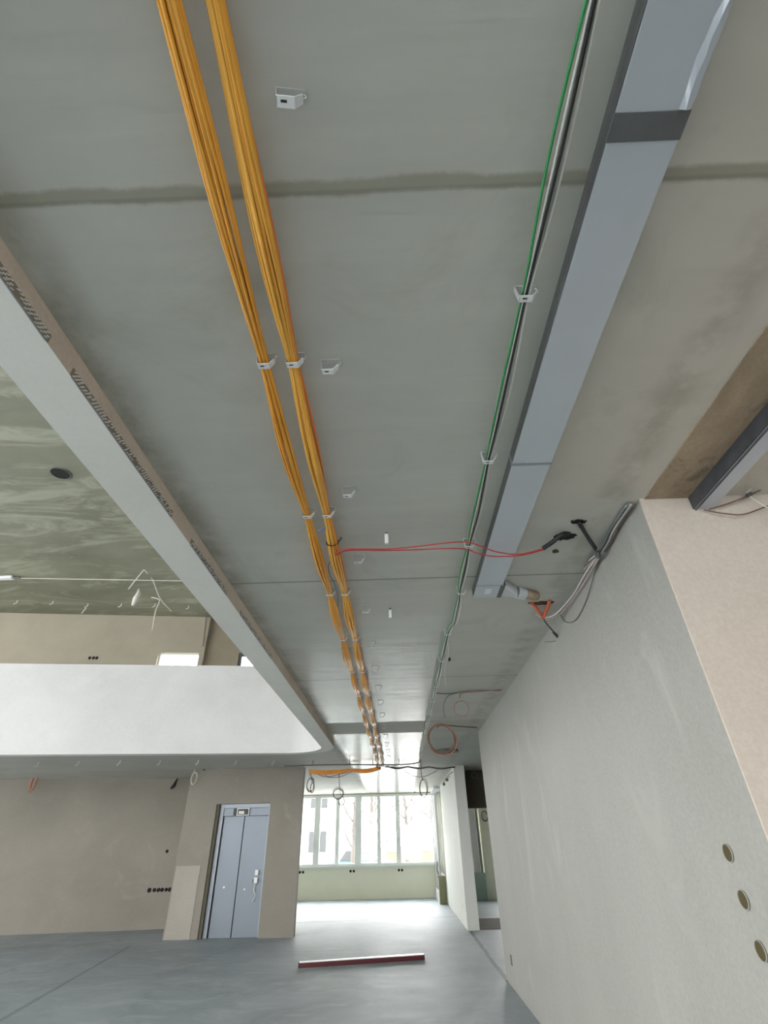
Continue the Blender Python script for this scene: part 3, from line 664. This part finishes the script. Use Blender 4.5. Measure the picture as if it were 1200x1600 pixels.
flathole('socket_hole', bwp(-5.58,1.43), 'y', .035, 'hole', 'single black round hole above the row of six on the rear left wall', 'socket hole')
for i, x in enumerate((-8.67,-8.57,-8.48)): flathole('socket_hole', bwp(x,6.01), 'y', .042, 'hole', '%s of three black round holes high on the upper wall' % ORD[i], 'socket hole', 'socket holes in the upper wall')
# round opening in the upper ceiling
q = MB(); q.tube([(-6.09,6.98,7.285),(-6.09,6.98,7.33)],.17,32)
o = q.build('ceiling_opening', M['hole']); tag(o, 'round black opening in the mottled upper ceiling', 'opening')
MB().tube([(-6.09+.17*math.cos(2*PI*i/32),6.98+.17*math.sin(2*PI*i/32),7.288) for i in range(33)],.012,6).build('rim', M['greyw'], o)
# upper ceiling: cable, bulkhead line, clips, hanging bag
o = MB().tube([(-13.5,10.55,7.28),(-9.9,11.02,7.27),(-5.26,11.52,7.27),(-4,11.65,7.28)],.012,6).build('ceiling_cable', M['greyc'], smooth=True); tag(o, 'thin pale cable stretched across the dark upper ceiling', 'cable')
t = thing('ceiling_lamp', (-9.9,11.0,7.2), 'white tube lamp end on the upper ceiling at the left frame edge', 'lamp')
MB().box(-10.9,-9.62,10.93,11.07,7.22,7.295).build('housing', M['white'], t, bevel=.02); MB().cyl((-9.60,11,7.255),(-9.45,11.0,7.255),.025,10).build('cable_gland', M['greyw'], t)
for i, (x,y) in enumerate(((-10.48,12.45),(-9.54,12.56),(-8.69,12.81),(-7.76,12.87),(-6.82,12.94),(-5.93,13.14))):
    q = MB().tube([(x,y,7.30),(x+.02,y-.02,7.22),(x-.05,y-.03,7.18)],.012,6)
    if i == 2: q.tube([(x,y-.02,7.17),(x-.08,y-.02,7.0)],.012,6)
    tag(q.build('ceiling_hook', M['white']), '%s from the left of the white hooks along the upper ceiling edge' % ORD[i], 'hook', 'white hooks on the upper ceiling')
t = thing('hanging_bag', (-6.5,10.9,7.3), 'small white bag hanging on a cord from the upper ceiling', 'bag')
MB().tube([(-6.23,10.86,7.30),(-6.42,10.9,6.98),(-6.52,10.92,6.80)],.014,6).build('cord', M['greyc'], t)
q = MB(); q.tube([(-6.259,10.920,6.801),(-6.228,10.920,6.681),(-6.267,10.920,6.530),(-6.301,10.920,6.365)],.05,8,rs=[.02,.055,.07,.03]).build('bag', M['greyc'], t, smooth=True)
for pts, lb in (([(-6.23,10.87,7.30),(-6.251,11.400,7.297),(-6.231,12.000,7.025),(-6.130,12.600,6.908)],'loose grey cable sagging right from the bag cord on the upper ceiling'),
                ([(-6.75,12.5,7.30),(-6.495,12.500,7.198),(-6.525,12.500,6.878),(-6.531,12.600,6.370)],'short cable end dangling below the upper ceiling right of the bag')):
    tag(MB().tube(smoothpath(pts,6),.016,6).build('loose_cable', M['greyc'], smooth=True), lb, 'cable')
o = MB().tube([(-5.679,13.900,7.535),(-5.684,14.000,7.064),(-5.640,14.020,6.383)],.012,6).build('loose_cable', M['greyw'], smooth=True); tag(o,'thin wire running down the upper wall corner behind the beam','cable')
# lower ceiling hooks along the far void edge
for i, (x,y) in enumerate(((-7.23,10.79),(-6.39,10.76),(-5.58,10.81),(-4.83,10.95),(-4.1,11.08),(-3.36,11.22),(-2.61,11.36))):
    q = MB().tube([(x,y,H),(x,y-.01,H-.05),(x-.04,y-.02,H-.09)],.008,6)
    tag(q.build('ceiling_hook', M['white']), '%s from the left of the white hooks on the ceiling before the lift' % ORD[i], 'hook', 'white hooks before the lift')
# ------------------------------------------------------------------ wire coils
def coil(name, c, r, nrm, loops, rw, mat, label, seed=1, sq=1.0, tail=None, group=None, mats=None):
    c = Vector(c); nrm = Vector(nrm).normalized(); u = nrm.cross(Vector((0,0,1))); 
    if u.length < .1: u = Vector((1,0,0))
    u.normalize(); v = nrm.cross(u); rnd = random.Random(seed)
    t = thing(name, tuple(c), label, 'cable coil', group)
    for k_ in range(loops):
        ph = rnd.random()*6; rr = r*(1-.16*rnd.random()); o2 = Vector((rnd.uniform(-1,1),rnd.uniform(-1,1),rnd.uniform(-1,1)))*r*.10
        P = [c+o2+(u*math.cos(a)*sq+v*math.sin(a))*rr*(1+.04*math.sin(2*a+ph)) for a in [2*PI*i/28 for i in range(29)]]
        MB().tube(P,rw,6).build('loop', M[(mats or [mat])[k_ % len(mats or [mat])]], t, smooth=True)
    if tail: MB().tube(smoothpath(tail,8),rw,6).build('tail', M[mat], t, smooth=True)
    return t
coil('cable_coil', (0.606,7.585,2.700), .205, (0,1,.15), 4, .009, 'wire', 'large brown cable coil hanging under the ceiling near the grey wall end', 3, tail=[(0.547,7.356,2.820),(0.637,7.666,2.900),(0.804,7.953,2.940),(1.227,8.242,2.955)], mats=['wire','copper','wire'])
q = (0.927,10.577,2.965)
tag(MB().cyl((q[0],q[1],H-.03),(q[0],q[1],H),.24,28).build('ceiling_disc', M['greyw']), 'flat dark round cover on the ceiling behind the brown coil', 'ceiling cover')
coil('cable_coil', (0.757,6.112,2.800), .085, (0,1,.1), 1, .005, 'copper', 'thin single loop of reddish cable by the right wall, nearer than the big coil', 4, tail=[(0.727,5.956,2.880),(0.768,6.001,2.940),(0.945,6.022,2.955),(1.234,5.916,2.950)])
o = MB().tube(smoothpath([(0.463,6.030,2.955),(0.608,6.055,2.950),(0.770,6.003,2.955),(0.937,5.962,2.955),(1.226,5.993,2.955)],8),.006,6).build('ceiling_cable', M['greyw'], smooth=True); tag(o,'dark cable running across the ceiling from the green bundle to the right wall','cable')
o = MB().tube(smoothpath([(0.770,6.003,2.955),(0.620,6.201,2.955),(0.607,6.776,2.955),(0.674,7.462,2.955)],8),.005,6).build('loose_wire', M['greyw'], smooth=True); tag(o,'thin wire bowed over the ceiling left of the reddish loop','wire')
o = MB().tube(smoothpath([(0.453,4.169,2.930),(0.491,4.528,2.920),(0.478,4.861,2.900),(0.514,5.299,2.860)],8),.004,6).build('loose_wire', M['greyc'], smooth=True); tag(o,'loose grey wire end dangling beside the green and grey bundle','wire')
q = (0.519,4.751,2.965); tag(MB().cyl((q[0],q[1],H-.03),(q[0],q[1],H),.012,10).build('ceiling_plug', M['black']),'tiny black plug in the ceiling right of the grey cables','plug')
coil('cable_coil', (-2.061,12.900,2.648), .15, (.35,1,0), 4, .006, 'greyw', 'tangled grey cable coils hanging at the left end of the orange run', 6, .7, tail=[(-2.088,12.900,2.832),(-2.077,12.800,2.901)], mats=['greyw','greyc'])
coil('cable_coil', (-1.965,12.600,2.557), .10, (.8,1,0), 2, .008, 'wire', 'small brown coil in front of the tangled grey coils at left', 7, .6, tail=[(-1.955,12.500,2.636),(-1.986,12.450,2.785),(-1.991,12.450,2.862)])
coil('cable_coil', (-1.391,12.800,2.446), .12, (0,1,0), 4, .006, 'greyw', 'grey coil dangling in front of the window, left of its middle', 8, tail=[(-1.365,12.800,2.547),(-1.385,12.800,2.702),(-1.400,12.750,2.880)])
coil('cable_coil', (-1.314,12.800,2.294), .09, (.2,1,0), 3, .005, 'greyw', 'smaller grey coil hanging just below another coil before the window', 9, .8, tail=[(-1.316,12.800,2.369),(-1.364,12.800,2.522),(-1.384,12.800,2.676),(-1.386,12.750,2.906)])
coil('cable_coil', (0.528,12.400,2.475), .185, (.5,1,0), 2, .008, 'wire', 'tall brown coil hanging in front of the right part of the window', 10, .55, tail=[(0.511,12.400,2.649),(0.488,12.300,2.804),(0.475,12.000,2.984)])
coil('cable_coil', bwp(-8.86,2.86,-.35), .20, (.75,1,0), 4, .014, 'copper', 'terracotta cable ring hanging by the ceiling on the rear left wall', 11, .75)
coil('cable_coil', (-4.630,12.420,2.788), .13, (.3,1,0), 2, .009, 'beigec', 'pale cable ring hanging at the top left corner of the lift wall', 12, .6, tail=[(-4.648,12.420,2.878),(-4.646,12.420,2.943),(-4.646,12.420,3.021)])
o = MB().tube([bwp(-5.62,2.95,-.1),bwp(-5.66,2.80,-.12),bwp(-5.72,2.72,-.14)],.04,8,rs=[.015,.045,.03]).build('cable_end', M['black']); tag(o,'black cable end hanging between the rear left wall and lift block','cable')
o = MB().tube([(-4.411,12.450,3.045),(-4.451,12.450,2.942)],.018,6).build('cable_end', M['black']); tag(o,'short black cable stub at the top of the lift wall','cable')
# curved conduit hanging before the cable run
t = thing('hanging_conduit', (-.7,11.3,2.86), 'thin grey conduit hanging on rods across the ceiling before the window', 'conduit')
MB().tube(smoothpath([(-2.4,11.45,2.87),(-1.8,11.4,2.87),(-1.0,11.45,2.87),(-.5,11.6,2.87),(-.1,11.65,2.87),(.22,11.62,2.87),(.40,11.5,2.88),(.44,11.25,2.90)],8),.013,8).build('tube', M['greyw'], t, smooth=True)
for x in (-1.80,-1.03,-.55,.0): MB().cyl((x,11.45 if x < -.9 else 11.6,2.87),(x,11.45 if x < -.9 else 11.6,H),.008,6).build('rod', M['greyw'], t)
# loose wires sagging under the cable runs
for pts, mt, lb in (([(-2.023,12.450,2.901),(-1.711,12.450,2.766),(-1.349,12.450,2.745),(-0.977,12.450,2.878)],'greyw','loose wire sagging under the left part of the orange run'),
                ([(-1.824,12.700,2.898),(-1.642,12.700,2.789),(-1.495,12.700,2.799),(-1.158,12.700,2.870)],'wire','brown wire sagging under the orange run beside the grey coil'),
                ([(0.121,12.500,2.833),(0.304,12.500,2.739),(0.518,12.500,2.709),(0.753,12.500,2.781),(0.873,12.500,2.842)],'greyw','loose wire bowed under the dark cable run near the right wall')):
    tag(MB().tube(smoothpath(pts,6),.007,6).build('loose_wire', M[mt], smooth=True), lb, 'wire')
# white couplings where the runs cross
t = thing('clip_stack', (-.3,12.1,2.9), 'pile of white clips and cable ends where the orange bundles turn', 'clips')
rnd = random.Random(3)
for i in range(7):
    x = -.42+.06*i; y = 11.75+.06*(i%3); q = MB(); q.box(x-.03,x+.03,y-.02,y+.02,H-.12+.01*(i%2),H-.105+.01*(i%2)); q.box(x+.025,x+.032,y-.02,y+.02,H-.12,H-.02); q.build('clip', M['white'], t)
for (x,y,lb) in ((1.10,12.2,'nearer'),(1.16,13.2,'farther')):
    t = thing('wall_bracket', (x,y,2.8), '%s small grey bracket at the top of the corridor wall' % lb, 'bracket', 'brackets on the corridor wall')
    MB().tube([(1.27,y+.9,2.86),(1.16,y+.9,2.80),(1.10,y+.85,2.72)],.018,6).build('arm', M['greyc'], t); MB().box(1.08,1.14,y+.82,y+.90,2.66,2.72).build('socket', M['greyw'], t, bevel=.005)
# ------------------------------------------------------------------ unclad stud partitions
t = thing('stud_partition', (1.17,19,0), 'unclad metal stud partition with a low green board beside the window', 'partition')
for y in (18.10,18.6,19.1,19.6,20.02):
    q = MB(); q.box(1.08,1.26,y,y+.006,.05,H-.05) if y > 19.9 else None; q.box(1.08,1.085,y,y+.05,.05,H-.05); q.box(1.255,1.26,y,y+.05,.05,H-.05); q.build('stud', M['galv2' if int(y*10) % 2 else 'white'], t)
MB().box(1.07,1.27,18.06,20.08,H-.06,H-.001).build('head_track', M['galv2'], t); MB().box(1.07,1.27,18.08,20.08,.0,.05).build('floor_track', M['galv2'], t)
MB().box(1.06,1.275,18.02,18.07,0,.66).build('low_board', M['olive'], t)
MB().box(1.045,1.06,18.07,20.08,0,.30).build('side_board', M['white_pl'], t)
MB().box(1.265,1.278,18.0,20.08,.0,.66).build('back_board', M['light_wall'], t)
MB().tube(smoothpath([(1.06,18.2,1.0),(1.04,18.25,.8),(1.07,18.3,.7),(1.05,18.2,.62)],5),.015,6).build('wire', M['greyw'], t)
t = thing('stud_partition', (2.48,18.9,0), 'dark metal stud on a low mint board seen past the pillar', 'partition')
MB().box(2.43,2.50,18.86,18.95,.68,H-.001).build('stud', M['steel'], t); MB().box(2.16,2.54,18.80,18.89,0,.68).build('low_board', M['mint'], t)
coil('cable_coil', (2.727,18.870,2.160), .16, (0,1,0), 2, .010, 'greyw', 'thin cable loop hanging on the pale wall of the side room', 14, .7)
coil('cable_coil', (1.868,13.900,2.845), .075, (0,1,0), 2, .010, 'greyw', 'small ring on the dark panel beside the white pillar', 15)
# ------------------------------------------------------------------ outside the window
struct('ground', MB().box(-70,70,-70,-7.5,-.4,-.3).box(-70,70,20.4,90,-.4,-.3).box(-70,-14.3,-7.5,20.4,-.4,-.3), M['lawn'])
def tree(x, y, h, seed, label):
    t = thing('bare_tree', (x,y,-.3), label, 'tree', 'bare trees outside the window'); rnd = random.Random(seed)
    trunk = MB(); br = MB()
    P = [Vector((x,y,-.3))]
    for i in range(6): P.append(P[-1]+Vector((rnd.uniform(-.12,.12),rnd.uniform(-.1,.1),h/6)))
    trunk.tube(P,.1,8,rs=[.16-.022*i for i in range(7)])
    def grow(p, d, l, r, dep):
        pts = [p]; q = p.copy(); dd = d.copy()
        for i in range(4): dd = (dd+Vector((rnd.uniform(-.25,.25),rnd.uniform(-.25,.25),rnd.uniform(0,.2)))).normalized(); q = q+dd*l/4; pts.append(q.copy())
        br.tube(pts,r,4,rs=[r*(1-.17*i) for i in range(5)])
        if dep:
            for k_ in range(4): grow(pts[1+k_%4], (dd+Vector((rnd.uniform(-.9,.9),rnd.uniform(-.7,.7),rnd.uniform(0,.7)))).normalized(), l*.6, r*.5, dep-1)
    for i in range(14):
        p = P[1].lerp(P[6], i/13); a = i*2.4; grow(p, Vector((math.cos(a)*.8,math.sin(a)*.6,.8)).normalized(), h*.34, .05, 2)
    trunk.build('trunk', M['bark'], t, smooth=True); br.build('branches', M['bark'], t, smooth=True)
tree(-2.6,33,6.5,1,'bare tree outside, seen left of the window middle')
tree(-1.6,30,6.0,2,'bare tree outside, seen through the middle panes')
tree(.4,36,7.0,3,'bare tree outside, behind the right half of the window')
tree(2.0,34,6.5,4,'bare tree outside, farthest right behind the window')
t = thing('apartment_house', (-9,44,-.3), 'pale apartment house with dark windows outside the left panes', 'house')
MB().box(-14,-4.6,44,52,-.3,9).build('wall', M['stucco'], t); MB().box(-14.4,-4.2,43.6,52.4,9,9.4).build('roof', M['roof'], t)
for i in range(3):
    for j in range(3):
        x = -13+i*3; z = .9+j*2.8; f_ = MB().box(x,x+1.5,43.93,44.02,z,z+1.5).build('window', M['ivory'], t)
        MB().box(x+.1,x+1.4,43.9,43.96,z+.1,z+1.4).build('window_pane', M['darkglass'], f_)
t = thing('garden_wall', (1,40,-.3), 'low rose brick wall outside behind the right pane', 'wall')
MB().box(-1.5,8,40,40.3,-.3,1.0).build('brickwork', M['rosewall'], t); MB().box(-1.6,8.1,39.95,40.35,1.0,1.12).build('coping', M['stucco'], t)
t = thing('parked_car', (-2.2,35.5,-.3), 'teal car parked outside behind the middle panes', 'car')
q = MB(); q.hexa([(-4.2,35,0),(-.4,35,0),(-.4,36.7,0),(-4.2,36.7,0),(-4.15,35,.65),(-.45,35,.6),(-.45,36.7,.6),(-4.15,36.7,.65)]); q.build('body', M['carpaint'], t, bevel=.12)
q = MB(); q.hexa([(-3.7,35.1,.62),(-1.3,35.1,.62),(-1.3,36.6,.62),(-3.7,36.6,.62),(-3.3,35.25,1.15),(-1.9,35.25,1.15),(-1.9,36.45,1.15),(-3.3,36.45,1.15)]); q.build('cabin', M['darkglass'], t, bevel=.06)
for x in (-3.4,-1.2):
    for y in (35.02,36.5): MB().cyl((x,y-.02,.0),(x,y+.2,.0),.3,20).build('wheel', M['black'], t)
for o in bpy.data.objects:
    if 'o' in o: del o['o']
